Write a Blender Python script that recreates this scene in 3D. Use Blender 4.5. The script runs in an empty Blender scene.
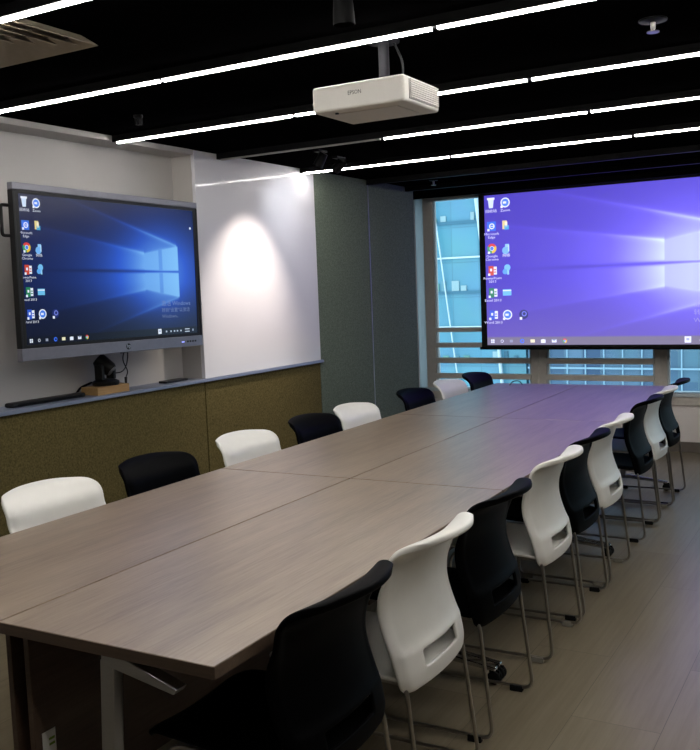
import bpy, bmesh, math, random
from mathutils import Vector, Matrix
random.seed(7)
S = bpy.context.scene
COL = S.collection
PI = math.pi

# ------------------------------------------------------------------ helpers
def lin(c):
    c = c / 255.0
    return c / 12.92 if c <= 0.04045 else ((c + 0.055) / 1.055) ** 2.4
def rgb(r, g, b):
    return (lin(r), lin(g), lin(b), 1.0)

def new_mat(name):
    m = bpy.data.materials.new(name); m.use_nodes = True
    nt = m.node_tree
    return m, nt, nt.nodes['Principled BSDF']

def plain(name, col, rough=0.5, metal=0.0, spec=0.5, noise=0.0, nscale=40.0, bump=0.0, stretch=None, coat=0.0):
    """principled material whose colour is gently varied by procedural noise"""
    m, nt, b = new_mat(name)
    b.inputs['Roughness'].default_value = rough
    b.inputs['Metallic'].default_value = metal
    b.inputs['Specular IOR Level'].default_value = spec
    b.inputs['Coat Weight'].default_value = coat
    tc = nt.nodes.new('ShaderNodeTexCoord')
    mp = nt.nodes.new('ShaderNodeMapping')
    if stretch: mp.inputs['Scale'].default_value = stretch
    nt.links.new(tc.outputs['Object'], mp.inputs['Vector'])
    no = nt.nodes.new('ShaderNodeTexNoise')
    no.inputs['Scale'].default_value = nscale; no.inputs['Detail'].default_value = 4
    nt.links.new(mp.outputs['Vector'], no.inputs['Vector'])
    rp = nt.nodes.new('ShaderNodeValToRGB')
    lo = [max(0, c * (1 - noise)) for c in col[:3]] + [1]
    hi = [min(1, c * (1 + noise)) for c in col[:3]] + [1]
    rp.color_ramp.elements[0].position = .3; rp.color_ramp.elements[1].position = .7
    rp.color_ramp.elements[0].color = lo; rp.color_ramp.elements[1].color = hi
    nt.links.new(no.outputs['Fac'], rp.inputs['Fac'])
    nt.links.new(rp.outputs['Color'], b.inputs['Base Color'])
    if bump:
        bn = nt.nodes.new('ShaderNodeBump'); bn.inputs['Strength'].default_value = bump
        bn.inputs['Distance'].default_value = .002
        nt.links.new(no.outputs['Fac'], bn.inputs['Height'])
        nt.links.new(bn.outputs['Normal'], b.inputs['Normal'])
    return m

def wood(name, c0, c1, c2, rough, long_axis='Y', fine=160.0, planks=None):
    """wood grain streaks along one axis; optional plank pattern (w, l)"""
    m, nt, b = new_mat(name)
    b.inputs['Roughness'].default_value = rough
    b.inputs['Specular IOR Level'].default_value = .5
    tc = nt.nodes.new('ShaderNodeTexCoord')
    src = tc.outputs['Object']
    brick = None
    if planks:
        mpb = nt.nodes.new('ShaderNodeMapping'); mpb.inputs['Rotation'].default_value = (0, 0, PI / 2)
        nt.links.new(src, mpb.inputs['Vector'])
        brick = nt.nodes.new('ShaderNodeTexBrick')
        brick.inputs['Scale'].default_value = 1
        brick.inputs['Brick Width'].default_value = planks[1]; brick.inputs['Row Height'].default_value = planks[0]
        brick.inputs['Mortar Size'].default_value = .0012; brick.inputs['Mortar Smooth'].default_value = .3
        brick.inputs['Color1'].default_value = (0, 0, 0, 1); brick.inputs['Color2'].default_value = (1, 1, 1, 1)
        brick.inputs['Mortar'].default_value = (.3, .3, .3, 1); brick.offset = .37
        nt.links.new(mpb.outputs['Vector'], brick.inputs['Vector'])
    def nz(scale, st, detail, rough_=.6):
        mp = nt.nodes.new('ShaderNodeMapping'); mp.inputs['Scale'].default_value = st
        nt.links.new(src, mp.inputs['Vector'])
        if brick:
            ad = nt.nodes.new('ShaderNodeVectorMath'); ad.operation = 'MULTIPLY_ADD'
            nt.links.new(brick.outputs['Color'], ad.inputs[0]); ad.inputs[1].default_value = (7, 5, 3)
            nt.links.new(mp.outputs['Vector'], ad.inputs[2]); vec = ad.outputs[0]
        else: vec = mp.outputs['Vector']
        n = nt.nodes.new('ShaderNodeTexNoise'); n.inputs['Scale'].default_value = scale
        n.inputs['Detail'].default_value = detail; n.inputs['Roughness'].default_value = rough_
        nt.links.new(vec, n.inputs['Vector']); return n
    s1 = (1, .035, 1) if long_axis == 'Y' else (.035, 1, 1)
    s2 = (1, .09, 1) if long_axis == 'Y' else (.09, 1, 1)
    n1 = nz(fine, s1, 6, .7); n2 = nz(14, s2, 4)
    mx = nt.nodes.new('ShaderNodeMath'); mx.operation = 'MULTIPLY_ADD'
    nt.links.new(n1.outputs['Fac'], mx.inputs[0]); mx.inputs[1].default_value = .55
    m2 = nt.nodes.new('ShaderNodeMath'); m2.operation = 'MULTIPLY'; m2.inputs[1].default_value = .45
    nt.links.new(n2.outputs['Fac'], m2.inputs[0]); nt.links.new(m2.outputs[0], mx.inputs[2])
    fac = mx.outputs[0]
    if brick:
        m3 = nt.nodes.new('ShaderNodeMath'); m3.operation = 'MULTIPLY_ADD'
        nt.links.new(brick.outputs['Color'], m3.inputs[0]); m3.inputs[1].default_value = .10
        nt.links.new(fac, m3.inputs[2]); fac = m3.outputs[0]
    rp = nt.nodes.new('ShaderNodeValToRGB'); e = rp.color_ramp.elements
    e[0].position = .36; e[0].color = c0; e[1].position = .66; e[1].color = c2
    k = e.new(.5); k.color = c1
    nt.links.new(fac, rp.inputs['Fac'])
    out = rp.outputs['Color']
    if brick:
        mm = nt.nodes.new('ShaderNodeMix'); mm.data_type = 'RGBA'
        nt.links.new(brick.outputs['Fac'], mm.inputs['Factor'])
        nt.links.new(out, mm.inputs['A']); mm.inputs['B'].default_value = [c * .45 for c in c0[:3]] + [1]
        out = mm.outputs['Result']
    nt.links.new(out, b.inputs['Base Color'])
    bn = nt.nodes.new('ShaderNodeBump'); bn.inputs['Strength'].default_value = .08; bn.inputs['Distance'].default_value = .001
    nt.links.new(n1.outputs['Fac'], bn.inputs['Height']); nt.links.new(bn.outputs['Normal'], b.inputs['Normal'])
    return m

def emit(name, col, strength):
    m, nt, b = new_mat(name)
    b.inputs['Base Color'].default_value = (.8, .8, .8, 1)
    b.inputs['Emission Color'].default_value = col
    b.inputs['Emission Strength'].default_value = strength
    return m

def picture_mat(name, strength, rough, base=0.01, spec=.5):
    m, nt, b = new_mat(name)
    a = nt.nodes.new('ShaderNodeVertexColor'); a.layer_name = 'picture'
    b.inputs['Base Color'].default_value = (base, base, base, 1)
    b.inputs['Roughness'].default_value = rough
    b.inputs['Specular IOR Level'].default_value = spec
    nt.links.new(a.outputs['Color'], b.inputs['Emission Color'])
    b.inputs['Emission Strength'].default_value = strength
    return m

class MB:
    """collects simple solids into ONE mesh"""
    def __init__(s): s.bm = bmesh.new()
    def box(s, x0, x1, y0, y1, z0, z1, rot=None, piv=None):
        vs = [s.bm.verts.new((x, y, z)) for z in (z0, z1) for y in (y0, y1) for x in (x0, x1)]
        for f in ((0, 2, 3, 1), (4, 5, 7, 6), (0, 1, 5, 4), (2, 6, 7, 3), (0, 4, 6, 2), (1, 3, 7, 5)):
            s.bm.faces.new([vs[i] for i in f])
        if rot is not None: bmesh.ops.rotate(s.bm, verts=vs, cent=piv or (0, 0, 0), matrix=rot)
        return s
    def prism(s, pts, a, b, axis):
        """polygon pts extruded along axis from a to b; pts are the two other coords in order"""
        def mk(p, t):
            if axis == 'X': return (t, p[0], p[1])
            if axis == 'Y': return (p[0], t, p[1])
            return (p[0], p[1], t)
        A = [s.bm.verts.new(mk(p, a)) for p in pts]; B = [s.bm.verts.new(mk(p, b)) for p in pts]
        n = len(pts); s.bm.faces.new(A[::-1]); s.bm.faces.new(B)
        for i in range(n): s.bm.faces.new((A[i], A[(i + 1) % n], B[(i + 1) % n], B[i]))
        return s
    def cone(s, p0, p1, r0, r1=None, n=20, cap=True):
        r1 = r0 if r1 is None else r1
        p0, p1 = Vector(p0), Vector(p1); d = (p1 - p0).normalized()
        u = d.orthogonal().normalized(); w = d.cross(u)
        A = []; B = []
        for i in range(n):
            t = 2 * PI * i / n; o = u * math.cos(t) + w * math.sin(t)
            A.append(s.bm.verts.new(p0 + o * r0)); B.append(s.bm.verts.new(p1 + o * r1))
        for i in range(n): s.bm.faces.new((A[i], A[(i + 1) % n], B[(i + 1) % n], B[i]))
        if cap: s.bm.faces.new(A[::-1]); s.bm.faces.new(B)
        return s
    def tube(s, pts, r, n=10):
        pts = [Vector(p) for p in pts]; rings = []; u = None
        for i, p in enumerate(pts):
            d = (pts[min(i + 1, len(pts) - 1)] - pts[max(i - 1, 0)]).normalized()
            if u is None: u = d.orthogonal().normalized()
            u = (u - d * u.dot(d)).normalized(); w = d.cross(u)
            rings.append([s.bm.verts.new(p + u * r * math.cos(2 * PI * k / n) + w * r * math.sin(2 * PI * k / n)) for k in range(n)])
        for a, b in zip(rings, rings[1:]):
            for k in range(n): s.bm.faces.new((a[k], a[(k + 1) % n], b[(k + 1) % n], b[k]))
        s.bm.faces.new(rings[0][::-1]); s.bm.faces.new(rings[-1])
        return s
    def lathe(s, prof, c, n=24, axis='Z'):
        rings = []
        for r, z in prof:
            ring = []
            for i in range(n):
                t = 2 * PI * i / n; a, b = r * math.cos(t), r * math.sin(t)
                ring.append(s.bm.verts.new((c[0] + a, c[1] + b, c[2] + z) if axis == 'Z' else ((c[0] + z, c[1] + a, c[2] + b) if axis == 'X' else (c[0] + a, c[1] + z, c[2] + b))))
            rings.append(ring)
        for a, b in zip(rings, rings[1:]):
            for i in range(n): s.bm.faces.new((a[i], a[(i + 1) % n], b[(i + 1) % n], b[i]))
        s.bm.faces.new(rings[0][::-1]); s.bm.faces.new(rings[-1])
        return s
    def build(s, name, mat, parent=None, bevel=0.0, smooth=False, seg=2):
        bmesh.ops.recalc_face_normals(s.bm, faces=s.bm.faces)
        me = bpy.data.meshes.new(name); s.bm.to_mesh(me); s.bm.free()
        return link_mesh(name, me, mat, parent, bevel, smooth, seg)

def link_mesh(name, me, mat, parent=None, bevel=0.0, smooth=False, seg=2):
    o = bpy.data.objects.new(name, me); COL.objects.link(o)
    if mat: me.materials.append(mat)
    if parent: o.parent = parent
    if smooth or bevel:
        for p in me.polygons: p.use_smooth = True
    if bevel:
        md = o.modifiers.new('bevel', 'BEVEL'); md.width = bevel; md.segments = seg; md.limit_method = 'ANGLE'
        md.angle_limit = math.radians(40); md.harden_normals = True
    elif smooth:
        try:
            me.set_sharp_from_angle(angle=math.radians(45))
        except Exception: pass
    return o

def thing(name, label, cat, loc=(0, 0, 0), rz=0.0, group=None):
    o = bpy.data.objects.new(name, None); COL.objects.link(o)
    o.empty_display_size = .1
    o.location = loc; o.rotation_euler = (0, 0, rz)
    return tag(o, label, cat, group)
def tag(o, label, cat, group=None, kind=None):
    o['label'] = label; o['category'] = cat
    if group: o['group'] = group
    if kind: o['kind'] = kind
    return o
def struct(o, label=None):
    o['kind'] = 'structure'
    if label: o['label'] = label
    return o
def copy_tree(o, parent=None):
    c = o.copy(); COL.objects.link(c)
    if parent: c.parent = parent
    for ch in [x for x in bpy.data.objects if x.parent == o]: copy_tree(ch, c)
    return c
def children(o): return [x for x in bpy.data.objects if x.parent == o]
def bend(pts, rad, n=5):
    """round the inner corners of a polyline"""
    pts = [Vector(p) for p in pts]; out = [pts[0]]
    for a, b, c in zip(pts, pts[1:], pts[2:]):
        r = min(rad, (a - b).length * .45, (c - b).length * .45)
        p = b + (a - b).normalized() * r; q = b + (c - b).normalized() * r
        for i in range(n + 1):
            t = i / n; out.append(p * (1 - t) ** 2 + b * 2 * t * (1 - t) + q * t * t)
    out.append(pts[-1]); return out
def interp(tab, x):
    if x <= tab[0][0]: return tab[0][1]
    for (a, va), (b, vb) in zip(tab, tab[1:]):
        if x <= b: return va + (vb - va) * (x - a) / (b - a)
    return tab[-1][1]
def smooth_interp(tab, x):
    """Catmull-Rom through a table"""
    n = len(tab)
    for i in range(n - 1):
        if x <= tab[i + 1][0] or i == n - 2:
            x0, p1 = tab[i]; x1, p2 = tab[i + 1]
            h = x1 - x0; t = min(1, max(0, (x - x0) / h))
            m1 = (p2 - tab[i - 1][1]) / (x1 - tab[i - 1][0]) if i > 0 else (p2 - p1) / h
            m2 = (tab[i + 2][1] - p1) / (tab[i + 2][0] - x0) if i < n - 2 else (p2 - p1) / h
            return (2*t**3-3*t*t+1)*p1 + (t**3-2*t*t+t)*h*m1 + (-2*t**3+3*t*t)*p2 + (t**3-t*t)*h*m2

# ------------------------------------------------------------------ materials
M = {}
M['paint'] = plain('white_wall_paint', rgb(178, 175, 173), .6, noise=.03, nscale=3)
M['soft_paint'] = plain('grey_wall_paint', rgb(178, 174, 170), .65, noise=.03, nscale=3)
M['dark_wall'] = plain('charcoal_wall', rgb(70, 68, 66), .7, spec=.1, noise=.05, nscale=3)
M['sill_wall'] = plain('pale_wall_paint', rgb(244, 236, 233), .6, noise=.03, nscale=3)
M['ceiling'] = plain('black_ceiling_paint', (.0016, .0016, .0018, 1), 1, spec=.0, noise=.2, nscale=5)
M['black_metal'] = plain('black_metal', (.003, .003, .0035, 1), .6, spec=.12, noise=.1)
M['dark_plastic'] = plain('black_plastic', (.006, .006, .007, 1), .45, spec=.25, noise=.1)
M['felt_low'] = plain('olive_felt', rgb(94, 85, 54), .95, spec=.05, noise=.34, nscale=110, bump=.5)
M['felt_tall'] = plain('grey_green_felt', rgb(104, 114, 102), .95, spec=.05, noise=.30, nscale=110, bump=.5)
M['floor'] = wood('grey_oak_vinyl', rgb(114, 103, 84), rgb(126, 115, 95), rgb(138, 127, 107), .28, 'Y', 60, planks=(.3, 1.5))
M['floor'].node_tree.nodes['Principled BSDF'].inputs['Specular IOR Level'].default_value = .8
M['base'] = plain('brown_grey_skirting', rgb(112, 104, 96), .5, noise=.05)
M['alu'] = plain('brushed_aluminium', rgb(168, 170, 174), .38, 1.0, noise=.06, nscale=30, stretch=(1, 30, 30))
M['ledge'] = plain('grey_blue_anodised', rgb(126, 135, 158), .4, .2, noise=.05, nscale=30)
M['chrome'] = plain('chrome', rgb(205, 205, 205), .16, 1.0, noise=.02)
M['steel'] = plain('satin_steel', rgb(176, 172, 166), .28, 1.0, noise=.03)
M['winframe'] = plain('taupe_window_frame', rgb(200, 193, 184), .45, .0, noise=.04)
M['winpale'] = plain('pale_window_jamb', rgb(196, 204, 208), .5, noise=.03)
M['table'] = wood('grey_walnut_laminate', rgb(102, 84, 68), rgb(134, 115, 95), rgb(154, 136, 115), .36, 'Y', 150)
M['table'].node_tree.nodes['Principled BSDF'].inputs['Specular IOR Level'].default_value = .8
M['table'].node_tree.nodes['Principled BSDF'].inputs['Coat Weight'].default_value = .6
M['table'].node_tree.nodes['Principled BSDF'].inputs['Coat Roughness'].default_value = .36
M['table_edge'] = wood('walnut_edge_band', rgb(66, 52, 42), rgb(80, 64, 52), rgb(92, 74, 60), .45, 'X', 120)
M['panel'] = wood('dark_modesty_board', rgb(66, 50, 40), rgb(80, 62, 50), rgb(92, 74, 60), .5, 'Y', 120)
M['white_pp'] = plain('white_polypropylene', rgb(232, 230, 224), .42, noise=.015, nscale=20)
M['black_pp'] = plain('black_polypropylene', (.0014, .0014, .0018, 1), .5, spec=.025, noise=.06, nscale=20)
M['grey_glide'] = plain('grey_glide', rgb(150, 146, 136), .5, noise=.03)
M['rubber'] = plain('black_rubber', (.007, .007, .007, 1), .7, spec=.2, noise=.1)
M['proj'] = plain('projector_white', rgb(216, 212, 205), .45, noise=.015)
M['mount'] = plain('dark_grey_mount', rgb(30, 30, 34), .6, noise=.04, spec=.1)
M['vent'] = plain('vent_beige', rgb(150, 138, 120), .55, noise=.05)
M['pinewood'] = wood('light_wood_box', rgb(150, 116, 70), rgb(170, 134, 84), rgb(186, 150, 100), .55, 'Y', 90)
M['label'] = plain('label_white', rgb(230, 230, 226), .5, noise=.01)
M['label_green'] = plain('label_green', rgb(120, 160, 40), .5, noise=.01)
M['tv_frame'] = plain('silver_display_frame', rgb(112, 112, 122), .4, .4, noise=.05)
M['led'] = emit('led_diffuser', (1, .965, .91, 1), 64)
M['unlit'] = plain('unlit_diffuser', rgb(150, 148, 142), .5, noise=.02)
M['tv_pic'] = picture_mat('display_picture', 1.0, .22, .004, .2)
M['scr_pic'] = picture_mat('projected_picture', 1.35, .8, .10, .1)
M['blue_led'] = emit('status_light', (.1, .15, 1, 1), 1.5)
M['board_glass'] = plain('back_painted_glass', rgb(214, 213, 219), .32, spec=.15, noise=.01, nscale=2, coat=.25)
M['board_glass'].node_tree.nodes['Principled BSDF'].inputs['Coat Roughness'].default_value = .03

def glass_mat():
    m, nt, b = new_mat('window_glass')
    nt.nodes.remove(b); out = nt.nodes['Material Output']
    tr = nt.nodes.new('ShaderNodeBsdfTransparent'); tr.inputs['Color'].default_value = (.86, .95, .97, 1)
    gl = nt.nodes.new('ShaderNodeBsdfGlossy'); gl.inputs['Roughness'].default_value = .02
    fr = nt.nodes.new('ShaderNodeFresnel'); fr.inputs['IOR'].default_value = 1.35
    mx = nt.nodes.new('ShaderNodeMixShader')
    nt.links.new(fr.outputs[0], mx.inputs[0]); nt.links.new(tr.outputs[0], mx.inputs[1]); nt.links.new(gl.outputs[0], mx.inputs[2])
    nt.links.new(mx.outputs[0], out.inputs[0]); return m
M['glass'] = glass_mat()
def frosted_mat():
    m, nt, b = new_mat('frosted_glass'); out = nt.nodes['Material Output']
    b.inputs['Base Color'].default_value = (.6, .68, .7, 1); b.inputs['Roughness'].default_value = .35
    tl = nt.nodes.new('ShaderNodeBsdfTranslucent'); tl.inputs['Color'].default_value = (.78, .88, .9, 1)
    mx = nt.nodes.new('ShaderNodeMixShader'); mx.inputs[0].default_value = .7
    nt.links.new(b.outputs[0], mx.inputs[1]); nt.links.new(tl.outputs[0], mx.inputs[2]); nt.links.new(mx.outputs[0], out.inputs[0])
    return m
M['frosted'] = frosted_mat()

# ------------------------------------------------------------------ camera
F_PX, PITCH, YAW, ROLL = 915.9, -.0934, .5238, -.0384
cy, sy, cp, sp = math.cos(YAW), math.sin(YAW), math.cos(PITCH), math.sin(PITCH)
fwd = Vector((-sy * cp, cy * cp, sp)); right = Vector((cy, sy, 0)); up = right.cross(fwd)
cr, sr = math.cos(ROLL), math.sin(ROLL)
R_, U_ = right * cr + up * sr, -right * sr + up * cr
cam = bpy.data.cameras.new('camera'); camo = bpy.data.objects.new('camera', cam); COL.objects.link(camo)
cam.sensor_fit = 'HORIZONTAL'; cam.sensor_width = 36; cam.lens = 36 * F_PX / 700; cam.clip_start = .05; cam.clip_end = 400
camo.matrix_world = Matrix(((R_.x, U_.x, -fwd.x, 0), (R_.y, U_.y, -fwd.y, 0), (R_.z, U_.z, -fwd.z, 1.5), (0, 0, 0, 1)))
S.camera = camo

# ------------------------------------------------------------------ room shell
XW, XR, YR, YB, ZC = -3.457, 1.3, -1.2, 8.15, 2.34
XN = -3.62                      # back of the shallow niche behind the display
struct(MB().box(-4.5, XR + .1, YR - .1, YB + .2, -.12, 0).build('floor', M['floor']))
struct(MB().box(-4.5, XR + .1, YR - .1, YB + .2, ZC, ZC + .12).build('ceiling', M['ceiling']))
wl = MB()
wl.box(XN - .1, XN, YR - .1, 7.19, 0, ZC)                   # wall behind
struct(wl.build('wall_left', M['paint']))
struct(MB().box(XN, XW - .02, YR - .1, 4.26, 0, .985).build('trim_4', M['paint']))      # plinth under the niche
struct(MB().box(XN, XW - .02, 4.26, 7.17, 0, ZC).build('trim_5', M['soft_paint']))      # furring behind board and felt
struct(MB().box(XN, XW, YR - .1, 4.26, 2.312, ZC).build('trim_6', M['paint']))          # niche soffit
struct(MB().box(-4.5, -4.4, 7.0, YB, 0, ZC).box(-4.4, XN - .1, 7.0, 7.19, 0, ZC).build('wall_recess', M['soft_paint']))
struct(MB().box(XR, XR + .1, YR - .1, YB + .2, 0, ZC).build('wall_right', M['dark_wall']))
struct(MB().box(XN - .1, XR, YR - .1, YR, 0, ZC).build('wall_rear', M['dark_wall']))
struct(MB().box(-4.4, XR, YB, YB + .2, 0, .404).box(-4.4, -3.91, YB, YB + .2, .404, ZC).build('wall_back', M['sill_wall']))
struct(MB().box(-4.4, XR, YB - .015, YB, 0, .087).build('baseboard_back', M['base'], bevel=.003))
struct(MB().box(-3.9, -3.82, YB - .02, YB - .012, .404, ZC).build('window_strip', M['frosted']))
struct(MB().box(-3.9, XR, YB - .03, YB + .2, .404, .477).build('trim_2', M['winframe'], bevel=.004))
struct(MB().box(-3.9, XR, YB - .045, YB + .12, .477, .512).build('window_sill', M['winpale'], bevel=.004))

def window(n, x0, x1, l, r, bars, label):
    w = thing('window_%d' % n, label, 'window', (0, 0, 0)); w['kind'] = 'structure'
    del w['category']
    f = MB().box(x0, x0 + l, YB - .02, YB + .09, .512, ZC).box(x1 - r, x1, YB - .02, YB + .09, .512, ZC)
    f.box(x0 + l, x1 - r, YB - .02, YB + .09, ZC - .03, ZC)
    f.build('window_frame', M['winframe'], w, bevel=.004)
    MB().box(x0 + l, x1 - r, YB + .03, YB + .042, .512, ZC - .03).build('glass_pane', M['glass'], w)
    MB().box(x0 + l, x0 + l + .018, YB + .0, YB + .03, .512, ZC - .03).box(x1 - r - .018, x1 - r, YB, YB + .03, .512, ZC - .03).build('glazing_bead', M['winpale'], w)
    for z0, z1 in bars:
        MB().box(x0 + l, x1 - r, YB - .03, YB + .028, z0, z1).build('window_bar', M['winframe'], w, bevel=.004)
BARS = [(1.052, 1.094), (.902, .948), (.752, .803), (.602, .653)]
window(1, -3.82, -2.690, .095, .073, BARS, 'left window with four horizontal bars beside the felt wall')
window(2, -2.690, -1.605, .073, .053, BARS, 'middle window with four horizontal bars below the projection screen')
window(3, -1.605, XR, .05, .06, [], 'right window with a clear unbarred pane above the pale sill')

# ------------------------------------------------------------------ felt panels, ledge, glass board
def panel(y0, y1, z1, m, label, grp):
    o = MB().box(XW - .02, XW, y0 + .004, y1 - .004, .0, z1).build('felt_panel', m, bevel=.004)
    tag(o, label, 'wall panel', grp)
panel(1.3, 4.26, .985, M['felt_low'], 'long olive felt panel below the display and camera', 'felt wall panels')
panel(4.26, 5.57, .985, M['felt_low'], 'short olive felt panel below the white glass board', 'felt wall panels')
panel(5.57, 6.37, ZC, M['felt_tall'], 'tall grey green felt panel just right of the white glass board', 'felt wall panels')
panel(6.37, 7.19, ZC, M['felt_tall'], 'tall grey green felt panel next to the window jamb', 'felt wall panels')
struct(MB().box(XW - .018, XW + .002, 6.366, 6.374, 0, ZC).build('trim_3', M['alu']))
led = MB().box(XN, XW + .022, 1.3, 4.26, .985, 1.004).box(XW - .018, XW + .022, 4.26, 5.585, .985, 1.004)
tag(led.build('wall_ledge', M['ledge'], bevel=.003), 'narrow grey blue ledge along the wall under display and glass board', 'ledge')
board = MB().box(XW - .02, XW + .004, 4.262, 5.57, 1.004, ZC - .002)
tag(board.build('glass_writing_board', M['board_glass'], bevel=.002), 'large white glossy glass writing board right of the wall display', 'whiteboard')

# ------------------------------------------------------------------ desktop picture shared by both screens
LOGO = (.662, .884, .754, .776)
def lerp(a, b, t): return [x + (y - x) * t for x, y in zip(a, b)]
def desk(u, v, pal):
    """colour (0-255) of the blue wallpaper at u (right), v (up)"""
    l, r, g0, g1 = LOGO
    d = math.hypot((u - .78), (v - .5) * .62)
    t = pal['gain'] * (.60 * math.exp(-(d / .25) ** 1.5) + .12 * math.exp(-d / .4))
    if u < .884:                                            # light fans thrown to the left
        x = r - u
        for edge0, slope, amp, fall in ((.702, .46, .10, .42), (.639, .267, .22, .40)):
            for s in (1, -1):
                e = .5 + s * ((edge0 - .5 + slope * (x - .222) if x > .222 else .139 + .063 * (1 - x / .222)) if edge0 < .7 else edge0 - .5 + slope * x)
                side = (e - v) * s
                k = 1 / (1 + math.exp(-side / .006))
                if s == 1: kk = k
                else: kk *= k
                ln = math.exp(-abs(side) / .011) * math.exp(-max(0, x - .2) / .32)
                t += pal['gain'] * (.30 if s == 1 else .2) * ln * (1 if u < .875 and (edge0 > .7 or x > .222) else 0)
            t += pal['gain'] * amp * kk * math.exp(-x / fall) * 1.6
        band = math.exp(-((v - .5) / .012) ** 2) * min(1, max(0, (u - .05) / .3))
        if u < r: t *= 1 - .55 * band
    top = .639 + (u - l) / (r - l) * .063
    c = None
    if l < u < r and 1 - top < v < top and not (g0 < u < g1) and abs(v - .5) > .011:
        t = .80 + .12 * (u - l) / (r - l)
    elif g0 < u < g1 and .33 < v < .67 and abs(v - .5) > .011: t = .74 + .1 * pal['gap']
    t = max(0, min(1, t))
    c = lerp(pal['a'], pal['b'], min(1, t / .45)) if t < .45 else lerp(pal['b'], pal['c'], (t - .45) / .55)
    c = lerp(c, pal['low'], max(0, min(1, (.42 - v) / .42)) * pal['lowf'] * (1 - t))
    c = lerp(c, pal['a'], max(0, (v - .6) / .4) * pal['topf'] * (1 - t))
    if v < .052: c = lerp(c, pal['bar'], .88)
    return c
PAL_TV = dict(a=(14, 22, 56), b=(36, 84, 200), c=(140, 208, 255), low=(16, 22, 40), lowf=.95, topf=.55, bar=(16, 22, 36), gap=0, gain=1.0)
PAL_SC = dict(a=(66, 53, 172), b=(108, 95, 236), c=(206, 222, 246), low=(112, 97, 172), lowf=.75, topf=.3, bar=(118, 112, 134), gap=1, gain=1.15)

def col_mesh(name, verts, faces, cols, mat, parent):
    me = bpy.data.meshes.new(name); me.from_pydata(verts, [], faces)
    at = me.color_attributes.new('picture', 'FLOAT_COLOR', 'POINT')
    for i, c in enumerate(cols): at.data[i].color = (lin(c[0]), lin(c[1]), lin(c[2]), 1)
    o = link_mesh(name, me, mat, parent); return o

def picture(place, pal, mat, parent, nu=300, nv=170, umax=1.0):
    V = []; Fc = []; C = []
    for j in range(nv + 1):
        for i in range(nu + 1):
            u, v = i / nu, j / nv
            V.append(place(u, v, 0))
            q = [desk(min(1, max(0, u + a / nu)), min(1, max(0, v + b / nv)), pal) for a in (-.3, .3) for b in (-.3, .3)]
            C.append([sum(x[k] for x in q) / 4 for k in range(3)])
    for j in range(nv):
        for i in range(nu):
            a = j * (nu + 1) + i; Fc.append((a, a + 1, a + nu + 2, a + nu + 1))
    return col_mesh('picture', V, Fc, C, mat, parent)

class Icons:
    """flat coloured shapes of the desktop, in u, v"""
    def __init__(s, asp): s.V = []; s.F = []; s.C = []; s.a = asp
    def poly(s, pts, c, lift=1):
        b = len(s.V)
        for p in pts: s.V.append((p[0], p[1], lift)); s.C.append(c)
        s.F.append(tuple(range(b, b + len(pts))))
    def rect(s, cu, cv, w, h, c, lift=1):
        h *= s.a; s.poly([(cu - w/2, cv - h/2), (cu + w/2, cv - h/2), (cu + w/2, cv + h/2), (cu - w/2, cv + h/2)], c, lift)
    def disc(s, cu, cv, r, c, lift=1, a0=0, a1=2 * PI):
        n = 20; pts = [(cu + r * math.cos(a0 + (a1 - a0) * i / n), cv + s.a * r * math.sin(a0 + (a1 - a0) * i / n)) for i in range(n + (0 if a1 - a0 > 6.2 else 1))]
        if a1 - a0 < 6.2: pts.append((cu, cv))
        s.poly(pts, c, lift)
    def done(s, place, mat, parent, name='desktop_icon'):
        o = col_mesh(name, [place(*p) for p in s.V], s.F, s.C, mat, parent)
        s.V = []; s.F = []; s.C = []
        return o

def glyph_text(body, size, place, u, v, asp, lift=2, align='CENTER'):
    """flat lettering as (verts, faces) in the picture plane"""
    cu = bpy.data.curves.new('t', 'FONT'); cu.body = body; cu.size = 1; cu.align_x = align; cu.resolution_u = 2
    o = bpy.data.objects.new('t', cu); COL.objects.link(o)
    bpy.context.view_layer.update()
    me = bpy.data.meshes.new_from_object(o.evaluated_get(bpy.context.evaluated_depsgraph_get()))
    vs = [place(u + p.co.x * size, v + p.co.y * size * asp, lift) for p in me.vertices]
    fs = [tuple(p.vertices) for p in me.polygons]
    bpy.data.objects.remove(o); bpy.data.curves.remove(cu); bpy.data.meshes.remove(me)
    return vs, fs

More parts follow.
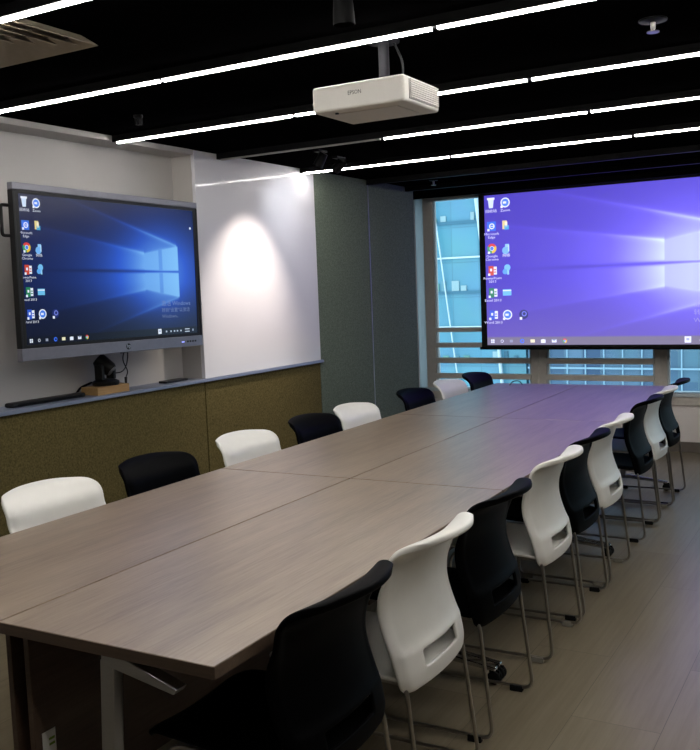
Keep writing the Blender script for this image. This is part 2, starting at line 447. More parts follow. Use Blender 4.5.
def desktop(place, pal, mat, parent, asp, dim, watermark):
    W = lambda c: tuple(x * dim + (1 - dim) * y for x, y in zip(c, pal['b']))
    pic = picture(place, pal, mat, parent)
    ic = Icons(asp); white = W((240, 244, 250))
    us = (.027, .084, .148); vs = (.945, .795, .648, .5, .352, .203)
    end = lambda name='desktop_icon': ic.done(place, mat, pic, name)
    # recycle bin, round chat bubble
    ic.poly([(us[0] - .012, vs[0] + .03), (us[0] - .008, vs[0] - .03), (us[0] + .008, vs[0] - .03), (us[0] + .012, vs[0] + .03)], W((215, 230, 245)))
    ic.rect(us[0], vs[0] + .031, .03, .008, white, 2); end()
    def bubble(u, v, c):
        ic.disc(u, v, .0185, white); ic.disc(u, v, .014, c, 2); ic.rect(u - .002, v, .013, .008, white, 3)
        ic.rect(u - .014, v - .027, .009, .009, white, 3); end()
    bubble(us[1], vs[0], W((70, 130, 235)))
    # browser tile with an e
    ic.rect(us[0], vs[1], .035, .035, W((46, 110, 225))); ic.disc(us[0] + .002, vs[1], .011, white, 2); ic.disc(us[0] + .002, vs[1], .007, W((46, 110, 225)), 3)
    ic.rect(us[0] + .004, vs[1], .014, .003, white, 4); ic.rect(us[0] - .012, vs[1] - .024, .009, .009, white, 4); end()
    # folder and file
    ic.rect(us[1] - .004, vs[1] + .004, .018, .032, W((235, 215, 130))); ic.rect(us[1] + .004, vs[1] - .014, .018, .016, W((70, 170, 210)), 2); ic.rect(us[1] + .002, vs[1] + .006, .010, .020, W((250, 240, 200)), 2); end()
    # round browser
    def ball(u, v, r):
        for k, c in enumerate(((225, 60, 50), (245, 200, 50), (60, 165, 85))):
            a = PI / 6 + k * -2 * PI / 3; ic.disc(u, v, r, W(c), 1, a, a + 2 * PI / 3)
        ic.disc(u, v, r * .48, white, 2); ic.disc(u, v, r * .38, W((70, 130, 235)), 3)
    ball(us[0], vs[2], .0185); ic.rect(us[0] - .012, vs[2] - .027, .009, .009, white, 4); end()
    # two computers
    ic.rect(us[1] + .004, vs[2] + .014, .016, .012, W((150, 205, 245))); ic.disc(us[1] - .002, vs[2] - .018, .014, W((120, 185, 240))); ic.rect(us[1] + .01, vs[2] - .004, .005, .024, W((190, 225, 250)), 2); end()
    # office tiles
    for k, c in ((3, (212, 70, 40)), (4, (35, 130, 75)), (5, (50, 90, 200))):
        u, v = us[0], vs[k]
        ic.rect(u + .007, v, .022, .030, white); ic.rect(u - .005, v, .021, .036, W(c), 2); ic.rect(u + .011, v + .006, .009, .004, W(c), 3); ic.rect(u + .011, v - .01, .009, .004, W(c), 3)
        ic.rect(u - .005, v + .005, .008, .010, white, 3); ic.rect(u - .013, v - .026, .009, .009, white, 4); end()
    # globe, screen, bubble, dark round tool
    ic.disc(us[1] + .003, vs[3] + .016, .0125, W((120, 195, 240))); ic.disc(us[1] - .006, vs[3] - .010, .010, W((95, 170, 235)), 2); ic.rect(us[1] + .006, vs[3] - .016, .008, .016, W((150, 210, 245)), 2); end()
    ic.rect(us[1], vs[4], .034, .024, W((110, 195, 235))); ic.rect(us[1], vs[4] + .012, .034, .004, white, 2); end()
    bubble(us[1], vs[5], W((70, 130, 235)))
    ic.disc(us[2], vs[5], .0175, W((30, 40, 95))); ic.disc(us[2] + .002, vs[5] + .004, .010, W((120, 130, 220)), 2); ic.disc(us[2] + .002, vs[5] + .004, .006, W((30, 40, 95)), 3); ic.rect(us[2] - .011, vs[5] - .026, .010, .010, white, 4); end()
    # task bar
    tb = .026; T = lambda: end('taskbar_icon')
    ic.rect(.022, tb, .014, .014, white, 2); ic.rect(.022, tb, .0015, .014, W(pal['bar']), 3); ic.rect(.022, tb, .014, .0015, W(pal['bar']), 3); T()
    ic.disc(.060, tb, .006, white, 2); ic.disc(.060, tb, .0042, W(pal['bar']), 3); T()
    ic.rect(.097, tb, .012, .010, W((150, 155, 170)), 2); T()
    ic.disc(.140, tb, .0085, W((60, 110, 240)), 2); ic.disc(.141, tb, .0045, W(pal['bar']), 3); T()
    ic.rect(.181, tb, .017, .012, W((250, 240, 190)), 2); T()
    ic.rect(.222, tb - .002, .018, .013, white, 2); ic.rect(.222, tb + .006, .008, .006, white, 2); T()
    ic.rect(.264, tb, .018, .012, white, 2); ic.poly([(.255, tb + .010), (.264, tb), (.273, tb + .010)], W((120, 130, 160)), 3); T()
    ball(.304, tb, .0085); T()
    ic.rect(.738, tb + .004, .022, .022, white, 2); ic.rect(.738, tb + .006, .010, .008, W((170, 180, 200)), 3); T()
    for u in (.782, .812, .836, .856, .88): ic.rect(u, tb, .009, .007, W((190, 200, 215)), 2); T()
    for dv in (.010, -.010): ic.rect(.925, tb + dv, .032, .004, W((200, 208, 220)), 2); T()
    ic.rect(.965, tb, .010, .009, W((150, 160, 180)), 2); T()
    if watermark: ic.disc(.977, .856, .006, white, 2); T()
    # captions under the icons
    caps = [(0, 0, '回收站'), (1, 0, 'Zoom'), (0, 1, 'Microsoft\nEdge'), (0, 2, 'Google\nChrome'), (1, 2, '网络'),
            (0, 3, 'PowerPoint\n2013'), (0, 4, 'Excel 2013'), (0, 5, 'Word 2013')]
    for cx, ry, s in caps:
        vv, ff = glyph_text(s, .0155, place, us[cx], vs[ry] - .058, asp * .82)
        col_mesh('icon_caption', vv, ff, [W((235, 238, 245))] * len(vv), mat, pic)
    V = []; Fc = []; C = []
    for s, v, sz in (('激活 Windows', .232, .032), ('转到"设置"以激活', .182, .025), ('Windows。', .135, .025)):
        vv, ff = glyph_text(s, sz, place, .757, v, asp * .85, 2, 'LEFT')
        b = len(V); V += vv; Fc += [tuple(i + b for i in f) for f in ff]
        C += [lerp(desk(.8, v, pal), (200, 205, 215), .42)] * len(vv)
    col_mesh('activation_notice', V, Fc, C, mat, pic)
    return pic

# ------------------------------------------------------------------ wall display
def build_display():
    y0, y1, z0, z1 = 2.828, 4.106, 1.222, 2.025
    xf, xb = XW + .12, XW + .03
    t = thing('wall_display', 'large wall-mounted interactive display with silver frame showing a dark blue desktop', 'display', (xf, (y0 + y1) / 2, 1.004))
    cyc, czc = (y0 + y1) / 2, (z0 + z1) / 2
    L = lambda b: b                                    # local helper for readability
    hw, hh = (y1 - y0) / 2, (z1 - z0) / 2; zl = czc - 1.004
    d = xb - xf
    MB().box(-.045, -.012, -hw + .012, hw - .012, zl - hh + .008, zl + hh - .008).box(d, -.045, -hw + .12, hw - .12, zl - hh + .08, zl + hh - .08).build('back_cover', M['dark_plastic'], t, bevel=.01)
    for c0, c1 in ((zl + hh - .032, zl + hh), (zl - hh, zl - hh + .058)):
        MB().box(-.03, .004, -hw, hw, c0, c1).build('frame_rail', M['tv_frame'], t, bevel=.003)
    for c0 in (-hw, hw - .012):
        MB().box(-.03, .003, c0, c0 + .012, zl - hh + .058, zl + hh - .032).build('side_rail', M['dark_plastic'], t, bevel=.002)
    bw = MB()
    a0, a1, c0, c1 = -hw + .012, hw - .012, zl - hh + .058, zl + hh - .032
    e = .022
    bw.box(-.02, 0, a0, a1, c0, c0 + .016).box(-.02, 0, a0, a1, c1 - .016, c1).box(-.02, 0, a0, a0 + e, c0 + .016, c1 - .016).box(-.02, 0, a1 - e, a1, c0 + .016, c1 - .016)
    bw.build('screen_border', M['dark_plastic'], t)
    py0, py1, pz0, pz1 = a0 + e, a1 - e, c0 + .016, c1 - .016
    place = lambda u, v, k: (-.003 + k * .0004, py0 + (py1 - py0) * u, pz0 + (pz1 - pz0) * v)
    desktop(place, PAL_TV, M['tv_pic'], t, (py1 - py0) / (pz1 - pz0), .92, True)
    # round logo badge with the two letters on the lower frame
    zb = zl - hh + .029; yb = 3.505 - cyc
    bd = MB().lathe([(.0, 0), (.016, 0), (.016, .0015), (0.0, .0015)][1:3], (.004, yb, zb), 24, 'X').build('maker_badge', M['dark_plastic'], t)
    vv, ff = glyph_text('hp', .028, lambda u, v, k: (.0062, u, v), yb + .001, zb - .006, 1)
    me = bpy.data.meshes.new('badge_letters'); me.from_pydata(vv, [], ff); link_mesh('badge_letters', me, M['alu'], bd)
    bt = MB()
    for k in range(4): bt.box(.004, .0065, .50 + k * .022, .512 + k * .022, zb - .005, zb + .005)
    bt.build('button_row', M['dark_plastic'], t)
    MB().box(.004, .0062, .455, .475, zb - .004, zb + .002).build('status_light', M['blue_led'], t)
    MB().box(XN - xf, d, -.3, .3, zl - .2, zl + .2).build('wall_bracket', M['black_metal'], t, bevel=.004)
    hd = MB().tube(bend([(-.03, -hw + .004, zl + .30), (-.03, -hw - .04, zl + .30), (-.03, -hw - .04, zl + .165), (-.03, -hw + .004, zl + .165)], .015), .008, 8)
    hd.build('side_handle', M['dark_plastic'], t, smooth=True)
    t.rotation_euler = (-.012, 0, 0)
    return t
build_display()

# ------------------------------------------------------------------ things on the ledge
cb = thing('wooden_box', 'small pale wooden box under the conference camera on the ledge', 'box', (-3.52, 3.515, 1.004))
MB().box(-.06, .06, -.115, .115, 0, .042).build('box_body', M['pinewood'], cb, bevel=.003)
pc = thing('conference_camera', 'black swivel conference camera on the pale wooden box', 'camera', (-3.52, 3.52, 1.0465))
MB().lathe([(.066, 0), (.07, .006), (.07, .02), (.05, .03), (.03, .034)], (0, 0, 0), 28).build('base', M['dark_plastic'], pc, smooth=True)
for ya in (.030, -.052): MB().box(-.028, .028, ya, ya + .022, .03, .11).build('yoke_arm', M['dark_plastic'], pc, bevel=.006)
hd = MB().lathe([(.034, -.05), (.04, -.04), (.04, .03), (.034, .045)], (0, 0, 0), 24, 'X').build('camera_head', M['dark_plastic'], pc, smooth=True)
hd.location = (0, 0, .105); hd.rotation_euler = (0, .75, .5)
ln = MB().lathe([(.028, 0), (.028, .006), (.02, .008), (.012, .004)], (.045, 0, 0), 20, 'X').build('lens', M['alu'], hd, smooth=True)
bar = thing('microphone_bar', 'long flat black microphone bar lying on the ledge left of the camera', 'speaker bar', (-3.535, 3.13, 1.004))
MB().box(-.03, .03, -.23, .23, 0, .022).build('bar_body', M['dark_plastic'], bar, bevel=.008)
MB().box(.028, .0315, -.2, .2, .006, .016).build('grille', M['black_metal'], bar)
tr = MB().box(-3.56, -3.50, 3.97, 4.16, 1.004, 1.018).build('marker_tray', M['dark_plastic'], bevel=.004)
tag(tr, 'small flat dark marker tray lying on the ledge at the right end of the niche', 'tray')
wd = MB().tube(bend([(-3.55, 3.70, 1.27), (-3.54, 3.72, 1.20), (-3.53, 3.69, 1.13), (-3.52, 3.64, 1.10), (-3.575, 3.60, 1.10)], .03), .003, 6)
wd.tube(bend([(-3.55, 3.73, 1.27), (-3.53, 3.66, 1.17), (-3.53, 3.70, 1.10), (-3.53, 3.68, 1.07)], .03), .003, 6)
wd.tube(bend([(-3.54, 3.66, 1.205), (-3.50, 3.72, 1.212), (-3.50, 3.82, 1.214), (-3.54, 3.84, 1.24)], .03), .004, 6)
wd.cone((-3.53, 3.68, 1.072), (-3.53, 3.678, 1.03), .008, .006, 8)
tag(wd.build('display_cable', M['dark_plastic'], smooth=True), 'thin black cables hanging from the wall display down to the camera', 'cable')
wd = MB().tube(bend([(-3.604, 3.50, 1.06), (-3.606, 3.42, 1.04), (-3.604, 3.39, 1.014), (-3.585, 3.35, 1.0105)], .02), .006, 6)
tag(wd.build('camera_cable', M['dark_plastic'], smooth=True), 'black cable curling behind the wooden box on the ledge', 'cable')

# ------------------------------------------------------------------ projection screen
def build_screen():
    Y = 7.70; x0, x1 = -3.015, -.705; z0, z1 = .956, 2.272
    t = thing('projection_screen', 'wide pull-down projection screen before the windows showing a purple desktop', 'projection screen', ((x0 + x1) / 2, Y, 0))
    cx = (x0 + x1) / 2; w = (x1 - x0) / 2
    b = MB().box(-w - .055, w + .055, 0, .004, z0 - .03, ZC - .05)
    b.build('black_border', M['rubber'], t)
    MB().cone((-w - .07, .002, z0 - .03), (w + .07, .002, z0 - .03), .012, n=12).build('bottom_bar', M['black_metal'], t, smooth=True)
    MB().box(-w - .10, w + .10, -.04, .07, ZC - .05, ZC).build('housing', M['black_metal'], t, bevel=.006)
    place = lambda u, v, k: (-w + 2 * w * u, -.002 - k * .0006, z0 + (z1 - z0) * v)
    desktop(place, PAL_SC, M['scr_pic'], t, 2 * w / (z1 - z0), .85, True)
build_screen()

# ------------------------------------------------------------------ ceiling lights
SEG = [-3.457 + 1.1217 * k for k in range(6)]
rows = [(.96, (), 'row nearest the camera'), (1.865, (), 'row beside the air diffuser'),
        (2.715, (), 'row just in front of the projector'), (3.62, (), 'row just behind the projector'),
        (4.49, (0,), 'row with an unlit first length'), (5.41, (), 'lit row closest to the projection screen')]
for Y, off, where in rows:
    t = thing('linear_ceiling_light', 'slim linear light in a black rail, ' + where, 'ceiling light', (0, Y, 0), 0, 'linear ceiling lights')
    MB().box(XW + .004, XR, -.016, .016, 2.306, ZC).build('rail', M['black_metal'], t)
    for k in range(4):
        a = SEG[k] + (.03 if k == 0 else .012); b = min(SEG[k + 1] - .012, XR - .01)
        MB().box(a, b, -.008, .008, 2.299, 2.3085).build('diffuser', M['unlit'] if k in off else M['led'], t)
for Y, lab in ((6.36, 'unlit black ceiling beam between the last light and the screen'), (7.05, 'black ceiling beam closest to the projection screen')):
    o = MB().box(XW + .004 if Y < 7 else XN, XR, Y - .02, Y + .02, 2.30, ZC).build('ceiling_beam', M['black_metal'], bevel=.003)
    tag(o, lab, 'beam', 'black ceiling beams')

# ------------------------------------------------------------------ projector
def build_projector():
    x0, x1, y0, y1, z0, z1 = -1.617, -1.281, 2.62, 2.885, 2.077, 2.160
    t = thing('ceiling_projector', 'white projector hanging from the ceiling above the table', 'projector', ((x0 + x1) / 2, (y0 + y1) / 2, z0))
    w, d, h = (x1 - x0) / 2, (y1 - y0) / 2, z1 - z0
    MB().box(-w, w, -d, d, 0, h).build('body', M['proj'], t, bevel=.010, seg=3)
    MB().box(-w + .05, w - .05, -d + .05, d - .05, -.003, 0).build('bottom_plate', M['proj'], t, bevel=.002)
    g = MB().box(w, w + .002, -d + .035, d - .012, .012, h - .010).build('exhaust_grille', M['soft_paint'], t)
    for k in range(9):
        z = .017 + k * .0068
        MB().box(w + .0015, w + .006, -d + .04, d - .016, z, z + .0035).build('grille_slat', M['proj'], g)
    MB().lathe([(.006, 0), (.007, .004), (.003, .005)], (-w + .075, -d + .03, -.006), 14).build('foot', M['dark_plastic'], t, smooth=True)
    vv, ff = glyph_text('EPSON', .0165, lambda u, v, k: (u, -d - .0006, v), -.008, h * .52, 1.1)
    me = bpy.data.meshes.new('maker_lettering'); me.from_pydata(vv, [], ff); link_mesh('maker_lettering', me, M['dark_plastic'], t)
    # the mount that bolts projector to ceiling
    MB().lathe([(.055, .0), (.055, .012), (.02, .022)], (.0, .065, ZC - z0 - .022), 20).lathe([(.018, h), (.018, ZC - z0 - .01)], (0, .065, 0), 14).build('mount_pole', M['mount'], t, smooth=True)
    MB().box(-.09, .09, .045, .085, h + .002, h + .022).box(-.012, .012, -.07, .12, h, h + .012).build('mount_bracket', M['mount'], t, bevel=.003)
    MB().tube(bend([(.02, .09, ZC - z0 - .005), (.06, .09, h + .09), (.05, .10, h + .03), (.03, d - .02, h - .005)], .03), .004, 6).build('power_cable', M['dark_plastic'], t, smooth=True)
build_projector()

# ------------------------------------------------------------------ small ceiling fittings
vt = thing('air_diffuser', 'square beige louvred air diffuser in the black ceiling at upper left', 'air vent', (-2.47, 1.93, ZC))
for k in range(6):
    r0 = .30 - k * .045; r1 = r0 - .036; zt, zb = -.004 + k * 0, -.034
    bm = bmesh.new()
    A = [bm.verts.new((sx * r0, sy2 * r0, zb)) for sx, sy2 in ((-1, -1), (1, -1), (1, 1), (-1, 1))]
    B = [bm.verts.new((sx * r1, sy2 * r1, zt)) for sx, sy2 in ((-1, -1), (1, -1), (1, 1), (-1, 1))]
    for i in range(4): bm.faces.new((A[i], A[(i + 1) % 4], B[(i + 1) % 4], B[i]))
    me = bpy.data.meshes.new('louvre'); bm.to_mesh(me); bm.free()
    o = link_mesh('louvre', me, M['vent'], vt)
    sd = o.modifiers.new('thick', 'SOLIDIFY'); sd.thickness = .002
MB().box(-.03, .03, -.03, .03, -.03, -.004).build('centre_plate', M['vent'], vt)

def sprinkler(x, y, label, r=.045):
    t = thing('ceiling_sprinkler', label, 'sprinkler', (x, y, ZC), 0, 'ceiling sprinklers')
    MB().lathe([(r, 0), (r, -.006), (.012, -.01)], (0, 0, 0), 24).build('escutcheon', M['black_metal'], t, smooth=True)
    MB().lathe([(.008, -.008), (.008, -.03), (.004, -.036)], (0, 0, 0), 14).build('stem', M['steel'], t, smooth=True)
    MB().lathe([(.02, -.042), (.02, -.039), (.003, -.036)], (0, 0, 0), 16).build('deflector', M['steel'], t, smooth=True)
sprinkler(-.648, 3.19, 'small round ceiling sprinkler at upper right between two lights')
sprinkler(-3.08, 6.78, 'small ceiling sprinkler near the felt corner by the window', .035)
ss = thing('ceiling_sensor', 'tiny dark ceiling sensor above the wall display beside a light', 'sensor', (-2.98, 3.29, ZC))
MB().lathe([(.022, 0), (.022, -.012), (.012, -.018)], (0, 0, 0), 18).build('sensor_body', M['black_metal'], ss, smooth=True)
MB().box(-.014, -.004, -.012, .012, -.045, -.015).box(.004, .014, -.012, .012, -.045, -.015).build('sensor_window', M['black_metal'], ss)

def spotlight(x, y, aim, label, energy, col, size, blend):
    t = thing('ceiling_spotlight', label, 'spotlight', (x, y, ZC), 0, 'ceiling spotlights')
    MB().box(-.02, .02, -.05, .05, -.014, 0).lathe([(.007, -.05), (.007, -.01)], (0, 0, 0), 10).build('base', M['black_metal'], t)
    d = (Vector(aim) - Vector((x, y, ZC - .06))).normalized()
    a, b = Vector((0, 0, -.06)) - d * .045, Vector((0, 0, -.06)) + d * .04
    MB().cone(a, b - d * .03, .026, .030, 20).cone(b - d * .03, b, .030, .031, 20, False).build('lamp_head', M['black_metal'], t, smooth=True)
    MB().cone(b - d * .029, b - d * .026, .024, .024, 16).build('lens', M['led'] if energy else M['unlit'], t)
    if energy:
        li = bpy.data.lights.new('spot', 'SPOT'); li.energy = energy; li.color = col; li.spot_size = size; li.spot_blend = blend; li.shadow_soft_size = .02
        lo = bpy.data.objects.new('spot_lamp', li); COL.objects.link(lo)
        p = Vector((x, y, ZC - .06)) + d * .055
        lo.location = p; lo.rotation_euler = d.to_track_quat('-Z', 'Y').to_euler()
spotlight(-2.92, 4.80, (XW, 4.72, 1.38), 'black ceiling spotlight aimed at the middle of the glass board', 66, (1, .86, .73), math.radians(72), .9)
spotlight(-2.98, 5.12, (XW, 5.16, 2.0), 'black ceiling spotlight by the last light, washing the glass board corner', 5, (.88, .93, 1), math.radians(80), 1.0)
spotlight(-1.31, 2.31, (-1.31, 2.4, 0), 'unlit grey ceiling spotlight above the table at the top edge of the picture', 0, None, 0, 0)

# ------------------------------------------------------------------ tables
TA, TB = -1.170, -2.462; TM = (TA + TB) / 2; TW = (TA - TB) / 2
TY = [1.418 + 1.738 * k for k in range(4)]
def make_table():
    """right-hand table, local origin on the floor at its centre, outer edge at +x"""
    L = TY[1] - TY[0]; w = TW / 2
    t = thing('meeting_table', '', 'table')
    g = .0032
    top = MB()
    x0, x1, y0, y1, z1, z0 = -w + g, w, -L / 2 + g, L / 2 - g, .74, .712
    top.prism([(y0, z1), (y1, z1), (y1, z1 - .006), (y1, z0), (y0, z0), (y0, z1 - .006)], x0, x1, 'X')
    o = top.build('tabletop', M['table'], t, bevel=.0012, seg=1)
    MB().box(x1 - .0005, x1 + .0015, y0, y1, z0, z1 - .002).box(x0, x1, y0 - .0010, y0 + .0005, z0, z1 - .002).box(x0, x1, y1 - .0005, y1 + .0010, z0, z1 - .002).build('edge_band', M['table_edge'], o)
    MB().box(-w + .022, -w + .040, y0 + .05, y1 - .05, .20, .70).build('modesty_panel', M['panel'], t, bevel=.002)
    for s in (-1, 1):
        yy = s * (L / 2 - .024)
        cxp = .018
        # slightly splayed aluminium post
        bm = bmesh.new(); a = []
        for z, ox in ((.085, -.035), (.70, 0)):
            for px, py in ((-.020, -.016), (.020, -.016), (.020, .016), (-.020, .016)):
                a.append(bm.verts.new((cxp + ox + px, yy + py, z)))
        for f in ((3, 2, 1, 0), (4, 5, 6, 7), (0, 1, 5, 4), (1, 2, 6, 5), (2, 3, 7, 6), (3, 0, 4, 7)): bm.faces.new([a[i] for i in f])
        me = bpy.data.meshes.new('post'); bm.to_mesh(me); bm.free()
        link_mesh('leg_post', me, M['alu'], t, bevel=.004)
        MB().prism([(cxp - .014, .712), (cxp - .014, .69), (cxp + .19, .655), (cxp + .20, .668), (cxp + .06, .712)], yy - .018, yy + .018, 'Y').build('support_arm', M['alu'], t, bevel=.003)
        f = MB().prism([(-w + .045, .052), (-w + .045, .066), (-.01, .10), (.03, .10), (w - .03, .066), (w - .03, .050), (.03, .072), (-.01, .072)], yy - .014, yy + .014, 'Y').build('foot', M['chrome'], t, bevel=.006)
        for cx in (-w + .055, w - .04):
            c = MB().lathe([(.012, .0), (.024, .002), (.026, .006), (.026, .011), (.02, .013)], (cx, yy + .003, .026), 20, 'Y')
            c.lathe([(.012, .0), (.024, .002), (.026, .006), (.026, .011), (.02, .013)], (cx, yy - .016, .026), 20, 'Y')
            c.box(cx - .02, cx + .02, yy - .003, yy + .003, .02, .055)
            c.build('caster', M['rubber'], f, smooth=True)
    return t
LAB = {(0, 0): 'wood-grain meeting table at the near end, chair side right, nearest the camera',
       (1, 0): 'wood-grain meeting table of the right-hand row, middle of three',
       (2, 0): 'wood-grain meeting table of the right-hand row, at the end by the projection screen',
       (0, 1): 'wood-grain meeting table at the near end on the display wall side',
       (1, 1): 'wood-grain meeting table of the left-hand row, middle of three',
       (2, 1): 'wood-grain meeting table of the left-hand row, far end below the windows'}
proto = make_table()
first = True
for k in range(3):
    for s in (0, 1):
        t = proto if first else copy_tree(proto); first = False
        t.location = ((TA + TM) / 2 if s == 0 else (TB + TM) / 2, (TY[k] + TY[k + 1]) / 2, 0)
        p0 = t.location.copy(); th = .012
        t.location = (TA + (p0.x - TA) * math.cos(th) - (p0.y - TY[0]) * math.sin(th), TY[0] + (p0.x - TA) * math.sin(th) + (p0.y - TY[0]) * math.cos(th), 0)
        t.rotation_euler = (0, 0, th + (PI if s else 0))
        tag(t, LAB[(k, s)], 'table', 'meeting tables pushed together')
        if s:
            for cpart in children(t):
                if cpart.name.split('.')[0] in ('leg_post', 'support_arm'): cpart.location.x -= .035
        if (k, s) == (0, 0):
            near = t
for cpart in children(near):
    if cpart.name.startswith('modesty_panel'):
        st = MB().box(0, .001, -.02, .022, -.05, .05).build('asset_sticker', M['label'], cpart)
        st.location = (-TW / 2 + .040, -(TY[1] - TY[0]) / 2 + .095, .385)
        sg = MB().box(.001, .0016, -.016, -.004, -.04, -.02).box(.001, .0016, 0, .018, .01, .016).box(.001, .0016, 0, .018, .024, .03).build('sticker_print', M['label_green'], cpart)
        sg.location = st.location
cb2 = MB().tube(bend([(-2.36, 6.45, .7455), (-2.35, 6.50, .77), (-2.31, 6.52, .772), (-2.28, 6.50, .7455)], .03), .004, 8)
tag(cb2.build('table_cable', M['dark_plastic'], smooth=True), 'short loop of black cable on the table behind the last chair', 'cable')

# ------------------------------------------------------------------ chairs
PROFX = [(0, .058), (.12, .060), (.25, .052), (.45, .026), (.62, .012), (.76, .020), (.86, .032), (.93, .070), (.97, .108), (1.0, .142)]
PROFZ = [(0, .385), (.12, .432), (.25, .485), (.45, .570), (.62, .645), (.76, .710), (.86, .759), (.93, .791), (.97, .805), (1.0, .810)]
HALFW = [(0, .190), (.03, .210), (.08, .220), (.25, .226), (.6, .229), (.8, .233), (.88, .232), (.93, .224), (.97, .204), (1.0, .165)]
CURV = [(0, .020), (.2, .032), (.5, .036), (.75, .018), (.88, .026), (.95, .042), (1.0, .046)]
def baked(name, me, mods, lip=None):
    o = bpy.data.objects.new(name, me); COL.objects.link(o)
    if lip:
        vg = o.vertex_groups.new(name='lip')
        for i, w_ in enumerate(lip): vg.add([i], w_, 'REPLACE')
    for typ, kw in mods:
        m = o.modifiers.new(typ, typ)
        for k, v in kw.items(): setattr(m, k, v)
    bpy.context.view_layer.update()
    r = bpy.data.meshes.new_from_object(o.evaluated_get(bpy.context.evaluated_depsgraph_get()))
    bpy.data.objects.remove(o); bpy.data.meshes.remove(me)
    for p in r.polygons: p.use_smooth = True
    r.name = name; return r
def sstep(a, b, x):
    t = max(0, min(1, (x - a) / (b - a))); return t * t * (3 - 2 * t)
def shell_back():
    us = [-1, -.95, -.9, -.84, -.78, -.7, -.6, -.54, -.5, -.46, -.4, -.3, -.2, -.1, 0, .1, .2, .3, .4, .46, .5, .54, .6, .7, .78, .84, .9, .95, 1]
    vs = [0, .015, .03, .06, .09, .115, .13, .16, .19, .22, .24, .26, .3, .36, .42, .48, .54, .6, .66, .72, .77, .82, .86, .89, .92, .945, .965, .98, .99, 1.0]
    V = []; Fc = []
    for v in vs:
        for u in us:
            hw = interp(HALFW, v); x = smooth_interp(PROFX, v); z = smooth_interp(PROFZ, v)
            x -= interp(CURV, v) * u * u + .016 * sstep(.88, 1, abs(u)) * sstep(.80, .66, v)
            inner = sstep(.945, .86, abs(u)) * sstep(.262, .295, v + .05 * (abs(u) > .6) * -(abs(u) - .6)) * sstep(.90, .84, v)
            x -= .010 * inner
            if v > .9: z -= .012 * ((abs(u)) ** 3) * (v - .9) / .1     # drooping corners of the lip
            V.append((x, u * hw, z))
    n = len(us)
    for j in range(len(vs) - 1):
        for i in range(n - 1):
            um = (us[i] + us[i + 1]) / 2; vm = (vs[j] + vs[j + 1]) / 2
            if abs(um) < .5 and .13 < vm < .24: continue
            a = j * n + i; Fc.append((a, a + 1, a + n + 1, a + n))
    me = bpy.data.meshes.new('b'); me.from_pydata(V, [], Fc)
    return baked('backrest', me, [('SOLIDIFY', dict(thickness=.021, offset=0, vertex_group='lip', thickness_vertex_group=.6)), ('SUBSURF', dict(levels=1, render_levels=1))], [sstep(.86, .97, v) for v in vs for u in us])
def shell_seat():
    us = [-1, -.95, -.85, -.7, -.5, -.25, 0, .25, .5, .7, .85, .95, 1]
    prof = [(.046, .412, .17), (.03, .420, .195), (0, .428, .208), (-.08, .434, .212), (-.18, .437, .212), (-.28, .440, .21), (-.36, .442, .205), (-.40, .436, .195), (-.43, .420, .18), (-.44, .402, .165)]
    V = []; Fc = []; n = len(us)
    for x, z, hw in prof:
        for u in us:
            V.append((x, u * hw, z - .014 * (1 - u * u) + (.0 if abs(u) < .9 else -.006)))
    for j in range(len(prof) - 1):
        for i in range(n - 1):
            a = j * n + i; Fc.append((a, a + 1, a + n + 1, a + n))
    me = bpy.data.meshes.new('s'); me.from_pydata(V, [], Fc)
    return baked('seat', me, [('SOLIDIFY', dict(thickness=.014, offset=0)), ('SUBSURF', dict(levels=1, render_levels=1))])
ME_B, ME_S = shell_back(), shell_seat()
def make_chair(black):
    pp = M['black_pp'] if black else M['white_pp']
    t = thing('stacking_chair', '', 'chair')
    b = ME_B.copy(); s = ME_S.copy()
    for me in (b, s): me.materials.clear()
    link_mesh('backrest', b, pp, t); link_mesh('seat', s, pp, t)
    for sgn in (-1, 1):
        y = sgn * .209
        path = bend([(-.05, y * .93, .412), (.034, y * .95, .412), (.078, y, .018), (-.395, y, .018), (-.345, y * .96, .412), (-.20, y * .93, .412)], .045, 6)
        f = MB().tube(path, .0065, 10).build('side_frame', M['steel'], t, smooth=True)
        for x in (.014, -.34):
            MB().box(x - .024, x + .024, y - .010, y + .010, 0, .022).build('glide', M['rubber'] if black else M['grey_glide'], f, bevel=.003)
    MB().tube([(-.20, -.185, .412), (-.20, .185, .412)], .006, 8).tube([(-.05, -.185, .412), (-.05, .185, .412)], .006, 8).build('cross_bar', M['steel'], t, smooth=True)
    return t
ORD = ['first', 'second', 'third', 'fourth', 'fifth']
CH = {True: None, False: None}
def put_chair(black, x, y, rz, label):
    if CH[black] is None: CH[black] = t = make_chair(black)
    else: t = copy_tree(CH[black])
    t.location = (x, y, 0); t.rotation_euler = (0, 0, rz)
    tag(t, label, 'chair', '%s stacking chairs around the table' % ('black' if black else 'white'))
RX = -1.150
right = [(1, 1.825, .0, 0), (0, 2.36, .0, 0), (1, 2.90, .0, 0), (0, 3.60, .0, 0), (1, 4.095, .0, 0), (0, 4.60, .0, 0), (1, 5.432, .0, 0), (0, 5.90, .0, 0), (1, 6.372, .0, 0)]
nb = nw = 0
for blk, y, dx, rz in right:
    if blk: k = nb; nb += 1
    else: k = nw; nw += 1
    c = 'black' if blk else 'white'
    lab = '%s chair on the right side of the table, %s %s one from the camera' % (c, ORD[k], c)
    put_chair(bool(blk), interp([(1.8, -1.142), (2.9, -1.148), (4, -1.176), (5.4, -1.202), (6.5, -1.217)], y), y, .012, lab)
left = [(0, 2.345, 0), (1, 2.9295, .0), (0, 3.575, 0), (1, 4.195, .0), (0, 4.6675, .0), (1, 5.47, 0), (0, 6.05, 0), (1, 6.59, -.008)]
nb = nw = 0
